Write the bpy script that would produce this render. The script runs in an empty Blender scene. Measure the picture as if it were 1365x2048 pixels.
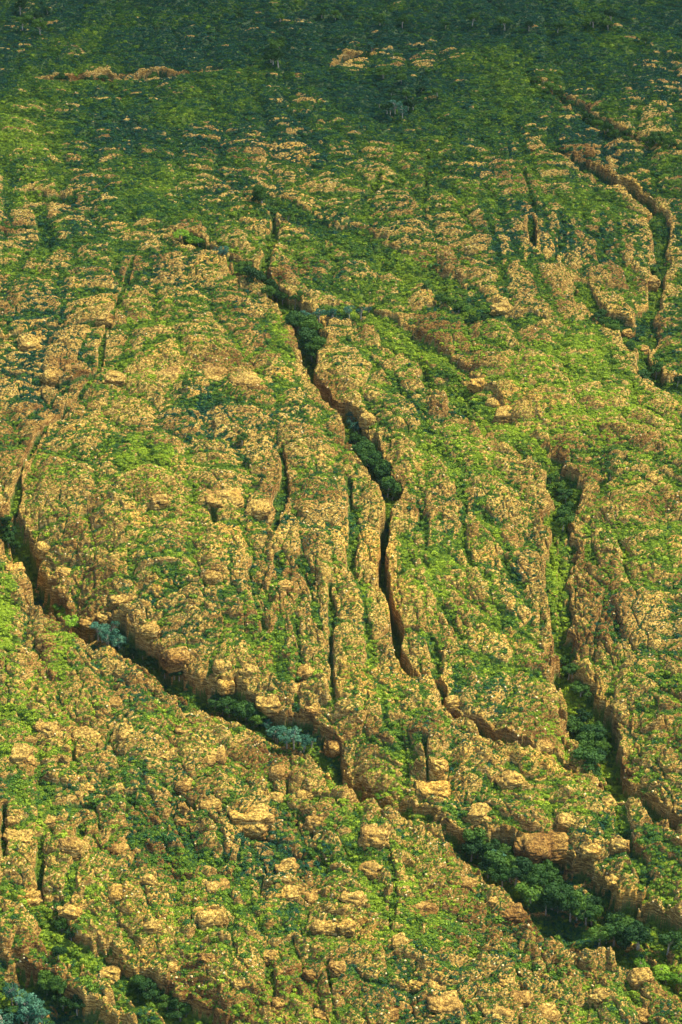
import bpy, math, random, time
import numpy as np
T0 = time.time()
sc = bpy.context.scene
COL = sc.collection
R = math.radians
F = np.float32

# ------------------------------------------------------------------ camera
CAM_H, PITCH, LENS, SENS = 540.0, R(28.0), 88.0, 36.0
TH = SENS / 2 / LENS
cd = bpy.data.cameras.new('camera'); cam = bpy.data.objects.new('camera', cd); COL.objects.link(cam)
cd.sensor_fit = 'VERTICAL'; cd.sensor_height = SENS; cd.sensor_width = SENS; cd.lens = LENS
cd.clip_start = 5; cd.clip_end = 60000
cam.location = (0, 0, CAM_H); cam.rotation_euler = (math.pi / 2 - PITCH, 0, 0)
sc.camera = cam
# ------------------------------------------------------------------ light
SUN_EL, SUN_AZ = R(58), R(68)          # azimuth from +Y (view direction), positive to the right
w = bpy.data.worlds.new('World'); sc.world = w; w.use_nodes = True
nt = w.node_tree; nt.nodes.clear()
sky = nt.nodes.new('ShaderNodeTexSky'); sky.sky_type = 'NISHITA'; sky.sun_disc = False
sky.sun_elevation = SUN_EL; sky.sun_rotation = SUN_AZ
bg = nt.nodes.new('ShaderNodeBackground'); bg.inputs[1].default_value = 0.15
wo = nt.nodes.new('ShaderNodeOutputWorld')
nt.links.new(sky.outputs[0], bg.inputs[0]); nt.links.new(bg.outputs[0], wo.inputs[0])
sd = bpy.data.lights.new('sun', 'SUN'); sd.energy = 4.6; sd.angle = R(5.0); sd.color = (1, 0.92, 0.66)
sun = bpy.data.objects.new('sun', sd); COL.objects.link(sun)
sun.rotation_euler = (math.pi / 2 - SUN_EL, 0, math.pi - SUN_AZ)
sc.view_settings.view_transform = 'Standard'; sc.view_settings.look = 'None'
sc.view_settings.exposure = 1.55; sc.view_settings.gamma = 1
SUNV = np.array([math.sin(SUN_AZ) * math.cos(SUN_EL), math.cos(SUN_AZ) * math.cos(SUN_EL), math.sin(SUN_EL)])

# ------------------------------------------------------------------ noise
rs = np.random.RandomState(7)
TA = rs.rand(256, 256).astype(F)
TG = (rs.rand(256, 256) * 2 * math.pi)
TGX, TGY = np.cos(TG).astype(F), np.sin(TG).astype(F)
TJX, TJY = rs.rand(256, 256).astype(F), rs.rand(256, 256).astype(F)
def perlin(x, y):
    xi = np.floor(x); yi = np.floor(y)
    fx = (x - xi).astype(F); fy = (y - yi).astype(F)
    i = xi.astype(np.int32); j = yi.astype(np.int32)
    ux = fx * fx * fx * (fx * (fx * 6 - 15) + 10); uy = fy * fy * fy * (fy * (fy * 6 - 15) + 10)
    i0, i1, j0, j1 = i & 255, (i + 1) & 255, j & 255, (j + 1) & 255
    a = TGX[i0, j0] * fx + TGY[i0, j0] * fy
    b = TGX[i1, j0] * (fx - 1) + TGY[i1, j0] * fy
    c = TGX[i0, j1] * fx + TGY[i0, j1] * (fy - 1)
    d = TGX[i1, j1] * (fx - 1) + TGY[i1, j1] * (fy - 1)
    a = a + ux * (b - a); c = c + ux * (d - c)
    return (a + uy * (c - a)) * F(1.45)
def fbm(x, y, sc_, octs=3, off=0.0):
    r = 0; amp = 1.0; f = 1.0 / sc_
    for k in range(octs):
        r = r + amp * perlin(x * f + 17.3 * k + off, y * f + 9.1 * k - off); amp *= .5; f *= 2.03
    return r
def cell(x, y, jit=0.85):
    """F1, F2 and a random value of the nearest cell"""
    xi = np.floor(x); yi = np.floor(y); fx = (x - xi).astype(F); fy = (y - yi).astype(F)
    i = xi.astype(np.int32); j = yi.astype(np.int32)
    f1 = np.full(x.shape, 9, F); f2 = f1.copy(); rv = np.zeros(x.shape, F)
    for a in (-1, 0, 1):
        for b in (-1, 0, 1):
            ii = (i + a) & 255; jj = (j + b) & 255
            dx = a + .5 + (TJX[ii, jj] - .5) * jit - fx; dy = b + .5 + (TJY[ii, jj] - .5) * jit - fy
            d = dx * dx + dy * dy
            n = d < f1
            f2 = np.where(n, f1, np.minimum(f2, d)); rv = np.where(n, TA[ii, jj], rv); f1 = np.where(n, d, f1)
    return np.sqrt(f1), np.sqrt(f2), rv
def sstep(a, b, x):
    t = np.clip((x - a) / (b - a), 0, 1); return t * t * (3 - 2 * t)

# ------------------------------------------------------------------ broad lie of the land and photo -> ground
def hill(y):                            # the hillside faces the camera and flattens out far off
    y = np.asarray(y, F); t = np.clip(y - 620, -300, 580); q = np.clip(y - 1200, 0, 600)
    return .17 * t + .17 * q - .5 * (.13 / 600) * q * q + .04 * np.clip(y - 1800, 0, 4000)
def macro(x, y):
    x = np.asarray(x, F); y = np.asarray(y, F)
    z = hill(y) + 11 * perlin(x / 330 + 3.3, y / 520 + 1.7) + 5 * perlin(x / 120 + 8.1, y / 190 + 5.2)
    return z
SP, CP = math.sin(PITCH), math.cos(PITCH)
def ray(u, v):
    nx = (u - 682.5) / 1024 * TH; ny = (1024 - v) / 1024 * TH
    return np.array([nx, CP + ny * SP, -SP + ny * CP])
def ground(u, v, dz=0.0):
    d = ray(u, v); z = 0.0
    for k in range(25):
        t = (z - CAM_H) / d[2]; z = .5 * z + .5 * (float(macro(d[0] * t, d[1] * t)) + dz)
    t = (z - CAM_H) / d[2]
    return d[0] * t, d[1] * t
def px_size(u, v):                      # metres per photo pixel there
    x, y = ground(u, v); return (y * CP + CAM_H * SP) * TH / 1024

# ------------------------------------------------------------------ the grid
NV, NU = 2050, 1330
vv = np.linspace(2250, -140, NV)
ny = (1024 - vv) / 1024 * TH
yt = np.linspace(300, 9000, 20000); dz_ = hill(yt) - CAM_H; nyt = (yt * SP + dz_ * CP) / (yt * CP - dz_ * SP)
yr = np.interp(ny, nyt, yt)
near = np.linspace(60, yr[0], 40)[:-1]; far = yr[-1] * np.geomspace(1, 9, 90)[1:]
yr = np.concatenate([near, yr, far])
su = np.linspace(-.19, .19, NU)
so = .19 + np.geomspace(.0004, 1.6, 60)
su = np.concatenate([-so[::-1], su, so])
Y, S = np.meshgrid(yr, su, indexing='ij')
X = (S * (Y + 60)).astype(F); Y = Y.astype(F); SS = S
NR, NC = X.shape
print('grid', X.shape)
def sub(x0, x1, y0, y1):
    r0, r1 = np.searchsorted(yr, [y0, y1]); r0 = max(0, r0 - 1); r1 = min(NR, r1 + 1)
    ys = (yr[r0] + 60, yr[min(r1, NR - 1)] + 60)
    s0 = min(x0 / ys[0], x0 / ys[1]); s1 = max(x1 / ys[0], x1 / ys[1])
    c0, c1 = np.searchsorted(su, [s0, s1])
    return slice(r0, r1), slice(max(0, c0 - 1), min(NC, c1 + 1))
def poly_dist(pts, vals, pad):
    """signed distance field to a polyline on the part of the grid near it; vals are interpolated along it"""
    P = np.array(pts); 
    sl = sub(P[:, 0].min() - pad, P[:, 0].max() + pad, P[:, 1].min() - pad, P[:, 1].max() + pad)
    x = X[sl]; y = Y[sl]
    d = np.full(x.shape, 1e9, F); side = np.zeros(x.shape, F); vi = [np.zeros(x.shape, F) for _ in vals]
    for k in range(len(P) - 1):
        a, b = P[k], P[k + 1]; e = b - a; L2 = float(e @ e) + 1e-9
        t = np.clip(((x - F(a[0])) * F(e[0]) + (y - F(a[1])) * F(e[1])) / F(L2), 0, 1)
        dx = x - (F(a[0]) + t * F(e[0])); dy = y - (F(a[1]) + t * F(e[1]))
        dd = dx * dx + dy * dy; m = dd < d
        d = np.where(m, dd, d); side = np.where(m, np.sign(F(e[0]) * dy - F(e[1]) * dx), side)
        for q, va in enumerate(vals): vi[q] = np.where(m, va[k] + t * (va[k + 1] - va[k]), vi[q])
    return sl, np.sqrt(d), side, vi
def smooth_line(pts, n=4):              # Catmull-Rom so drawn lines do not kink
    P = [np.array(p, float) for p in pts]; P = [2 * P[0] - P[1]] + P + [2 * P[-1] - P[-2]]; out = []
    for k in range(1, len(P) - 2):
        for q in range(n):
            t = q / n; a, b, c, d = P[k - 1:k + 3]
            out.append(.5 * ((2 * b) + (c - a) * t + (2 * a - 5 * b + 4 * c - d) * t * t + (3 * b - a - 3 * c + d) * t ** 3))
    out.append(P[-2]); return out

# gorges: (photo points with half width m and depth m), wall width, shoulder drop far side / near side, shoulder reach
G = []
def gorge(pts, wall=3.0, sh=(5, 2), reach=22, green=1.0): G.append((pts, wall, sh, reach, green))
gorge([(330,455,1.6,1.5),(370,478,3.9,6.1),(440,505,2.3,4.6),(480,535,4.5,5),(520,565,4.5,7),(560,605,4.2,9),(602,645,6.5,6),(622,700,5,7),
       (620,745,1.7,12.2),(655,790,2.0,13.3),(697,845,4,10),(728,905,5.2,7.5),(765,960,5,7),(782,1005,3,9),(770,1060,1.6,14.7),(766,1150,1.4,14.7),
       (782,1210,1.0,12.5),(797,1265,1.1,12.5),(794,1305,1.4,13.5),(818,1345,1.6,9.3),(868,1366,1.4,7.3),(905,1425,1.4,11.4),(950,1450,1.7,8.3),
       (990,1478,1.9,8.3),(1060,1510,1.6,5.2),(1140,1540,1.4,3.1)], wall=1.4, sh=(3, 2), reach=16)
gorge([(268,520,.6,1.5),(250,575,.8,2.5),(232,620,.8,3),(208,690,0.8,1.9),(192,760,1.2,3),(120,842,.9,4.5),(70,900,.9,5),(45,950,.9,5),(24,1005,1.5,7),(10,1060,2,6)], wall=1.2, sh=(1, 1), reach=10)
gorge([(26,1005,1.5,5),(18,1050,5.1,10.7),
       (30,1095,5.1,13.4),(75,1175,5.1,14.3),(130,1235,5.1,18.4),(200,1262,9.0,10.4),(290,1325,7.0,11.0),(360,1368,6.0,10.4),(430,1408,9.0,9.2),(520,1458,10.0,8.6),
       (620,1496,8.0,8.0),(690,1548,3.4,8.6),(770,1590,3.2,5.5),(850,1625,3.4,5.5),(912,1672,5.0,7.3),(960,1708,10.0,9.2),(1060,1768,14.0,9.2),
       (1160,1822,15.0,9.2),(1260,1872,14.0,8.6),(1365,1935,12.0,6.1),(1500,2010,8.0,11.0)], wall=4.0, sh=(13, 2), reach=46)
gorge([(1085,920,2,2.4),(1110,960,5,6.0),(1130,1010,5,5.8),(1118,1080,4.5,5.0),(1116,1200,4.5,5.0),(1124,1310,4,6.5),(1150,1385,5,9.4),
       (1172,1440,8,10.8),(1190,1510,8,10.1),(1235,1575,4,8.6),(1300,1615,3,7.2),(1370,1650,3,8.6),(1500,1700,3,8.6)], wall=3.0, sh=(6, 3), reach=20)
gorge([(-60,1740,2,3.2),(60,1775,2.5,4.7),(110,1840,4,5.6),(190,1900,4,6.1),(250,1965,6,8.5),(320,2010,7,9.4),(400,2070,8,8.5),(520,2150,8,8.5)], wall=7, sh=(6, 3), reach=18)
gorge([(-90,1900,8,5.6),(0,1960,9,9.4),(60,2010,10,10.3),(140,2070,10,10.3),(230,2140,10,10.3)], wall=9, sh=(6, 3), reach=20)
gorge([(1075,150,1.5,2.2),(1110,170,2.2,4.5),(1160,205,2.2,4.1),(1235,258,3.0,4.5),(1310,278,3.0,3.2),(1400,300,4.5,4.5)], wall=5, sh=(5, 2), reach=40)
gorge([(1110,290,2.2,2.2),(1170,318,3.0,5.4),(1250,362,4.5,8.1),(1300,400,4.5,5.4),(1322,440,3.0,4.1),(1318,520,2.2,4.5),(1310,590,2.2,4.1),(1290,640,3.8,3.6),(1300,740,4.5,5.4),(1380,780,6.8,4.5)], wall=4, sh=(9, 3), reach=40)
gorge([(90,146,2,5.4),(200,148,3,8.4),(330,143,3,7.2),(430,132,2,3.6)], wall=4, sh=(4, 1), reach=30)
gorge([(670,120,2,5.4),(700,108,3,7.2),(740,96,2,3.0)], wall=4, sh=(4, 1), reach=30)
gorge([(540,395,4,1.2),(600,430,5,3.0),(640,455,6,2.4),(720,490,9,2.4),(800,530,9,2.4),(870,560,7,2.4),(940,610,6,3.0),(1000,635,5,3.0),(1060,640,4,2.4)], wall=13, sh=(6, 3), reach=36)
gorge([(600,640,5,2.4),(680,632,6,2.4),(745,640,6,3.0),(810,690,8,3.6),(870,725,9,3.6),(915,780,9,4.8),(970,840,8,4.2),(1030,870,6,3.0),(1090,930,6,5.4)], wall=7, sh=(8, 3), reach=36)
gorge([(60,384,2,3.6),(90,396,3,4.2),(140,398,2,2.4)], wall=4, sh=(3, 1), reach=20)
gorge([(560,900,1.2,1.8),(568,935,1.4,4.0),(566,985,1.4,5),(552,1040,1.5,4.3),(548,1080,1,2.9)], wall=1.5, sh=(2, 1), reach=10)
gorge([(1062,430,1.2,1.8),(1066,460,1.6,6.0),(1070,492,1.6,5.4)], wall=1.2, sh=(1, 1), reach=8)
gorge([(1165,560,2,2.4),(1190,610,3,3.6),(1250,650,4,4.8),(1290,700,4,6.0)], wall=4, sh=(4, 2), reach=20)
# joints: narrow cracks, mostly filled with green  (points, half width, depth)
J = [([(698,960),(704,1030),(708,1090),(700,1140)],1.3,4), ([(835,1010),(850,1060),(852,1100),(845,1130)],1.2,3),
 ([(845,1130),(862,1170),(878,1215),(905,1255),(930,1290)],1.6,3), ([(925,1100),(945,1140),(975,1175)],1.3,3), ([(965,1030),(985,1075),(1010,1110)],2,2.5),
 ([(1005,1120),(1020,1150),(1045,1185)],1.3,3), ([(815,1265),(860,1290),(875,1330),(870,1366)],2.2,4), ([(930,1010),(928,1060),(920,1110)],1,2.5),
 ([(660,1180),(664,1240),(662,1320),(668,1400)],.9,5), ([(640,1280),(620,1180),(600,1120)],1.1,3), ([(560,1120),(545,1190),(520,1240)],1.1,3),
 ([(240,620),(262,575),(300,545)],1,2), ([(820,540),(900,575),(960,590)],1.5,3), ([(1048,330),(1060,370),(1070,420)],1,3),
 ([(855,300),(852,360),(850,420)],1.6,3), ([(760,345),(740,380),(700,415)],1.8,4), ([(548,400),(545,470),(525,540)],2.2,5),
 ([(930,1320),(1000,1345),(1070,1350)],1.8,2), ([(1180,1085),(1190,1130)],1.2,3), ([(1000,1235),(1040,1275),(1080,1310)],1.2,2),
 ([(205,1480),(230,1440),(250,1420)],.8,4), ([(145,1440),(146,1520)],.8,4), ([(400,985),(420,1000),(430,1060)],1.2,4), ([(340,970),(430,1005),(520,1040)],1.1,3),
 ([(655,1920),(665,1990),(680,2048)],.8,3), ([(775,1700),(790,1760),(780,1840)],.9,3), ([(530,1880),(545,1930),(550,1990)],.8,3),
 ([(80,1660),(78,1760)],1,5), ([(160,1640),(150,1720),(120,1800)],1,4), ([(8,1600),(6,1700)],.9,5), ([(1240,1590),(1250,1660),(1290,1740)],2.5,5),
 ([(480,1640),(560,1680),(640,1700),(720,1710)],2.2,3), ([(730,1450),(760,1480),(850,1520)],1.5,3), ([(850,1490),(856,1550)],.9,5),
 ([(120,1600),(210,1590),(290,1600)],2,2), ([(0,1500),(70,1490),(130,1495)],1.5,2), ([(960,1600),(1040,1640),(1130,1680)],1.5,3),
 ([(590,1250),(600,1330),(590,1400)],1,3), ([(720,1180),(735,1260),(745,1340)],1,2), ([(500,1150),(510,1210),(530,1260)],1,2.5),
 ([(80,420),(95,480),(85,520)],4,3), ([(1150,560),(1155,600)],1,4), ([(0,690),(110,660),(200,655)],1.5,4), ([(0,760),(120,775),(190,762)],2.5,4),
 ([(60,860),(130,790)],1.5,3), ([(225,755),(270,725),(330,690)],2,3), ([(1010,560),(990,470),(965,400)],1.2,2), ([(1100,520),(1130,470),(1120,420)],1,2),
 ([(870,880),(900,940),(930,1000)],1.3,2), ([(690,680),(760,740),(820,800),(870,880)],1.4,2), ([(640,820),(760,870),(860,900)],1,1.5),
 ([(760,1380),(780,1460),(850,1490)],1,2), ([(540,1560),(600,1620),(690,1640)],1.6,3), ([(350,1560),(430,1640),(450,1700)],1.2,3),
 ([(940,1880),(1020,1900),(1120,1930)],1,2), ([(700,1930),(800,1960),(900,1965)],1,2)]
# strips and patches of thick green (photo points, half width m, amount)
STR = [([(560,640),(590,700),(575,690)],8,1.0), ([(1000,850),(930,790),(870,740),(770,650)],9,.9), ([(720,490),(860,570),(1000,650)],12,.9),
 ([(0,680),(60,650),(110,665)],5,.5), ([(20,1130),(10,1200),(5,1290)],5,1.0), ([(100,1200),(135,1250),(130,1310)],5,.9), ([(480,1190),(510,1230),(560,1280),(575,1340)],5,.8),
 ([(1120,1080),(1110,1180),(1118,1260)],3.2,1.0), ([(960,1020),(990,1090),(1030,1130)],3.5,.9), ([(850,1110),(870,1220),(1000,1260)],3,.8), ([(800,1270),(860,1300),(890,1290)],4,.8),
 ([(700,1000),(706,1060),(704,1130)],3,.8), ([(260,420),(300,430),(330,445)],10,.8), ([(370,760),(450,775),(560,775)],3.5,.9), ([(380,830),(440,800),(460,790)],5,.9),
 ([(540,420),(548,480),(520,540)],5,.8), ([(180,680),(185,780),(130,830)],5,.8), ([(500,1680),(600,1690),(640,1700)],8,.9), ([(300,1650),(340,1660),(400,1700)],6,.8),
 ([(480,1770),(520,1800),(560,1800)],9,.8), ([(850,1600),(920,1620),(1000,1650)],5,.8), ([(1250,1590),(1290,1680),(1350,1800)],12,.7), ([(780,1560),(700,1580),(740,1680)],8,.6),
 ([(760,1790),(850,1840),(900,1850)],9,.7), ([(1000,1345),(1080,1350)],5,.7), ([(0,1130),(12,1260)],4,1), ([(250,1150),(290,1125),(350,1130)],5,.8), ([(240,890),(310,920),(250,940)],6,.8),
 ([(480,860),(540,850)],5,.6), ([(1300,780),(1365,780)],12,.7), ([(1190,720),(1280,820),(1365,900)],32,.55), ([(1320,600),(1340,700),(1365,740)],14,.7), ([(840,880),(900,880),(930,900)],10,.5),
 ([(640,500),(700,560),(760,600)],14,.6), ([(20,700),(60,740),(60,820)],7,.6), ([(30,550),(60,575)],8,.6), ([(60,1420),(150,1390)],10,.6), ([(70,1560),(180,1540),(300,1570)],9,.6),
 ([(780,820),(850,870)],13,.5), ([(650,1080),(660,1100)],4,.6), ([(1200,1180),(1290,1120),(1365,1150)],7,.4), ([(1220,1272),(1240,1274)],3.5,1), ([(1170,1060),(1290,1070),(1365,1060)],7,.5)]
# bare rock: (u, v, ru, rv, amount)
BARE = [(150,735,70,30,.6),(170,665,90,25,.6),(400,742,130,22,1),(500,860,160,30,.4),(480,990,80,40,.7),(330,880,60,30,.2),(1240,1200,90,80,.6),(1200,1420,60,60,.4),
 (640,1060,60,70,.7),(840,1200,40,80,.4),(1090,1240,40,100,.5),(100,1140,60,70,.3),(60,1250,40,60,.6),(200,1160,120,60,.4),(600,1170,80,50,.5),(520,1380,130,60,.4),
 (560,290,110,30,.5),(900,640,10,10,0),(1000,590,80,40,.4),(1200,560,110,90,.4),(950,470,120,60,.3),(620,200,60,16,.5),(830,105,90,35,.5),(1300,230,70,50,.5),(1050,340,90,50,.4),
 (300,460,80,30,.5),(60,450,50,40,.6),(600,380,90,40,.4),(750,330,60,30,.4),(1100,1700,150,50,.4),(440,1470,180,50,.4),(160,1690,120,40,.5),(500,1620,60,40,.5),(700,1830,60,60,.3),
 (1000,1900,180,120,.25),(150,690,140,60,.3),(700,690,60,40,.3),(1010,830,70,30,.7),(1330,140,90,60,.3),(120,90,80,20,.3),(60,30,60,40,.4),(740,120,60,20,.4),(960,770,40,25,.7)]

WX = 5.5 * perlin(X / 60 + 4.4, Y / 60) + 1.6 * perlin(X / 14, Y / 14 + 8) + .4 * perlin(X / 4.1, Y / 4.1 + 3)
WY = 5.5 * perlin(X / 60 + 1.4, Y / 60 + 21) + 1.6 * perlin(X / 14 + 31, Y / 14 + 8) + .4 * perlin(X / 4.1 + 9, Y / 4.1)
rag = (2.6 * perlin(X / 15 + 5, Y / 15) + 1.5 * perlin(X / 5.5, Y / 5.5 + 40) + .7 * perlin(X / 2.3, Y / 2.3 + 11)).astype(F)
wmod = np.clip(.8 + 1.2 * perlin(X / 19 + 70, Y / 19), .3, 1.6).astype(F)
cut = np.zeros(X.shape, F); shoulder = np.zeros(X.shape, F); vegb = np.zeros(X.shape, F); infl = np.zeros(X.shape, F)
for pts, wall, sh, reach, green in G:
    P = [(*ground(p[0], p[1], -.75 * p[3] * min(1, max(0, (p[2] - 2) / 5))), p[2], p[3]) for p in pts]; P = smooth_line(P, 4)
    pad = reach + wall + 15
    sl, d, side, (hw, dep) = poly_dist([(p[0], p[1]) for p in P], [[max(.4, p[2]) for p in P], [max(0, p[3]) for p in P]], pad)
    dd = d + rag[sl] * np.clip(hw * .4, .4, 1.6)
    c = 1 - sstep(0, 1, (dd - hw) / (wall * (.45 + .025 * dep) * wmod[sl]))
    c = c * .8 + .2 * sstep(.3, .6, c)
    cut[sl] = np.maximum(cut[sl], c * dep)
    rr = np.where(side > 0, sh[0], sh[1]) * np.clip(dep / 18, .2, 1.4)
    shv = rr * (1 - sstep(0, 1, (dd - hw - wall * .5) / reach)) ** 1.3
    shoulder[sl] = np.maximum(shoulder[sl], shv)
    vegb[sl] = np.maximum(vegb[sl], 1.3 * green * (1 - sstep(hw * .5, hw + 1.0, dd)))
    infl[sl] = np.maximum(infl[sl], c)
for pts, hw, dep in J:
    P = smooth_line([ground(*p) for p in pts], 3)
    sl, d, side, _ = poly_dist(P, [], hw + 8)
    dd = d + rag[sl] * min(.8, hw * .6)
    c = 1 - sstep(hw * .4, hw + .9, dd)
    cut[sl] = np.maximum(cut[sl], c * dep * .85 * (.6 + .8 * np.clip(.5 + rag[sl] * .3, 0, 1)))
    vegb[sl] = np.maximum(vegb[sl], .95 * (1 - sstep(hw * .7, hw * 1.4 + 1.7, dd)))
for pts, hw, am in STR:
    P = smooth_line([ground(*p) for p in pts], 3)
    sl, d, side, _ = poly_dist(P, [], hw * 2 + 8)
    vegb[sl] = np.maximum(vegb[sl], am * .9 * (1 - sstep(hw * .4, hw * 1.5 + 1, d + rag[sl] * hw * .25)))
bare = np.zeros(X.shape, F)
# the country beyond the left gorge stands higher than the near plateau
LB = [(-200,1000),(22,1070),(75,1175),(200,1285),(360,1380),(520,1478),(690,1548),(850,1625),(960,1740),(1160,1875),(1365,1965),(1600,2050)]
sl, d, side, _ = poly_dist(smooth_line([ground(*p) for p in LB], 4), [], 420)
lift = np.zeros(X.shape, F)
lift[sl] = np.where(side > 0, 6 * sstep(0, 34, d) * (1 - sstep(60, 400, d)), 0)
for u, v, ru, rv, am in BARE:
    if am <= 0: continue
    cx, cy = ground(u, v); ax = abs(ground(u + ru, v)[0] - cx); ay = abs(ground(u, v - rv)[1] - ground(u, v + rv)[1]) / 2
    sl = sub(cx - 2 * ax, cx + 2 * ax, cy - 2 * ay, cy + 2 * ay)
    q = np.sqrt(((X[sl] - cx) / ax) ** 2 + ((Y[sl] - cy) / ay) ** 2) + .12 * rag[sl]
    bare[sl] = np.maximum(bare[sl], am * (1 - sstep(.6, 1.4, q)))
print('lines', time.time() - T0)

# how broken the ground is: knobbly in front, slabby in the middle, smoother far off
rugged = np.clip(1.2 - (Y - 680) / 800, .35, 1.1) * (1 + .5 * perlin(X / 70, Y / 90 + 60))
rugged = np.clip(rugged * .85, .25, 1.3).astype(F)
Z = macro(X, Y) - shoulder + lift
# strata: the bedding dips gently, ledges run along it
xa, ya = X + WX, Y + WY
bed = Z - (.45 + .45 * sstep(1000, 1400, Y)) * hill(Y) + .05 * X + 2.6 * fbm(xa, ya, 38, 2, 3.3) + 1.7 * fbm(X, Y, 12, 3, 8.8) + 3.5 * perlin(xa / 90, ya / 60 + 4)
def terrace(b, per, k):
    q = b / per; f = q - np.floor(q)
    return (np.floor(q) + sstep(.5, .5 + k, f) * .85 + f * .15) * per - b
tpatch = np.clip(.66 + 1.3 * perlin(X / 36 + 90, Y / 40) + .5 * perlin(X / 11, Y / 11 + 90) + .35 * sstep(850, 700, Y), 0, 1)
Z = Z + (terrace(bed, 2.6, .24) * (.8 + .35 * sstep(860, 720, Y)) + terrace(bed + 4, 1.05, .22) * .85) * tpatch * (.45 + .55 * rugged) * (1 - .5 * sstep(1000, 1350, Y))
# joint blocks: three sizes of rounded knobs between crevices
ca, sa = F(math.cos(-.14)), F(math.sin(-.14))
xr, yy = xa * ca - ya * sa, xa * sa + ya * ca
f1, f2, r0_ = cell(xr / 22 + 90, yy / 30 + 7)
Z = Z + (.6 + .4 * rugged) * ((r0_ - .5) * 2.0 + 3.0 * (sstep(0, .5, f2 - f1) - 1))
rib = np.zeros(X.shape, F)
for u, v, ru, rv in ((860,1160,260,260),(1180,1200,130,200),(560,1200,130,160),(1180,480,160,130)):
    cx, cy = ground(u, v); ax = abs(ground(u + ru, v)[0] - cx); ay = abs(ground(u, v - rv)[1] - ground(u, v + rv)[1]) / 2
    rib = np.maximum(rib, 1 - sstep(.6, 1.25, np.sqrt(((X - cx) / ax) ** 2 + ((Y - cy) / ay) ** 2)))
p2 = np.clip(.7 + 1.0 * perlin(X / 28 + 9, Y / 34), .15, 1.2)
def blocks(a1, b1, a2, b2):             # wide bedded slabs, or narrow blocks along the joints
    f1, f2, r1 = cell(xr / a1, yy / b1); e1 = f2 - f1
    f1, f2, r2 = cell(xr / a2 + 50, yy / b2); e2 = f2 - f1
    return rugged * ((r1 - .5) * .8 + 1.0 * (sstep(0, .45, e1) - 1) + p2 * ((r2 - .5) * .5 + .55 * (sstep(0, .5, e2) - 1))
        - .9 * (1 - sstep(.02, .12, e2)) * p2 - 1.5 * (1 - sstep(.01, .07, e1)))
Z = Z + (1 - rib) * blocks(15, 7.5, 6.6, 2.9) + rib * blocks(8.5, 13, 4.0, 4.2)
f1, f2, r3 = cell((X + .5 * WX) / 1.9 + 20, (Y + .5 * WY) / 1.5)
e3 = f2 - f1
Z = Z + (.35 + .65 * rugged) * ((r3 - .5) * .22 + .26 * (sstep(0, .6, e3) - 1))
Z = Z + .35 * fbm(X, Y, 5.2, 3, 12) + .10 * perlin(X / .7, Y / .7)
# long low ribs: along the bedding in front and at left, along the joints in the middle
q1 = perlin(xa / 30 + 3, (ya + .34 * sstep(900, 780, Y) * xa) / 4.6 + 6) + .5 * perlin(xa / 14 + 3, (ya + .3 * sstep(900, 780, Y) * xa) / 2.2 + 16)
q2 = perlin((xa + .12 * ya) / 5.5 + 60, ya / 48 + 6) + .4 * perlin((xa + .1 * ya) / 2.4 + 60, ya / 20 + 6)
ribs = np.clip((1 - rib) * q1 * np.clip(.8 + perlin(X / 50 + 6, Y / 50), .2, 1.3) + rib * q2, -1, 1)
Z = Z + ribs * (.85 - .25 * rib)
Z = Z - cut
wz = sstep(.02, .2, infl) * (1 - sstep(.8, .98, infl))
Z = Z + wz * terrace(Z + 1.5 * perlin(X / 11, Y / 11 + 33), 3.0, .35) * .85
print('relief', time.time() - T0)

# what grows where: hollows, treads and crack floors are green, knobs and risers are rock
def blur(a, n):
    for ax in (0, 1):
        c = np.cumsum(np.pad(a, [(n + 1, n) if k == ax else (0, 0) for k in (0, 1)], mode='edge').astype(np.float64), axis=ax)
        a = (np.take(c, range(2 * n + 1, c.shape[ax]), ax) - np.take(c, range(0, c.shape[ax] - 2 * n - 1), ax)) / (2 * n + 1)
    return a.astype(F)
hi = Z - blur(Z, 5); hi2 = Z - blur(blur(Z, 16), 10)
zy = np.gradient(Z, axis=0) / np.gradient(Y, axis=0); zx = np.gradient(Z, axis=1) / np.gradient(X, axis=1)
slope = np.sqrt(zx * zx + zy * zy)
Zs = blur(Z, 4); bs = np.hypot(np.gradient(Zs, axis=0) / np.gradient(Y, axis=0), np.gradient(Zs, axis=1) / np.gradient(X, axis=1))
patch = fbm(X, Y, 34, 4, 5.5)
patch2 = perlin(X / 150 + 2, Y / 220)
farg = sstep(1020, 1300, Y)
veg = .42 - .06 * sstep(900, 800, Y) - .04 * sstep(830, 900, Y) * sstep(1180, 1050, Y) + .46 * patch + .18 * patch2 - .75 * hi - .32 * hi2 - .55 * np.clip(bs - .55, 0, 1.5) - .38 * ribs + 1.0 * vegb * (1 - .8 * wz)  - (.55 + .75 * farg + .4 * sstep(1200, 1380, Y)) * bare + .92 * farg + .5 * sstep(1200, 1380, Y)
veg = veg + .25 * perlin(X / 2.2 + 7, Y / 2.2)
veg = sstep(.18, .72, veg)
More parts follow.
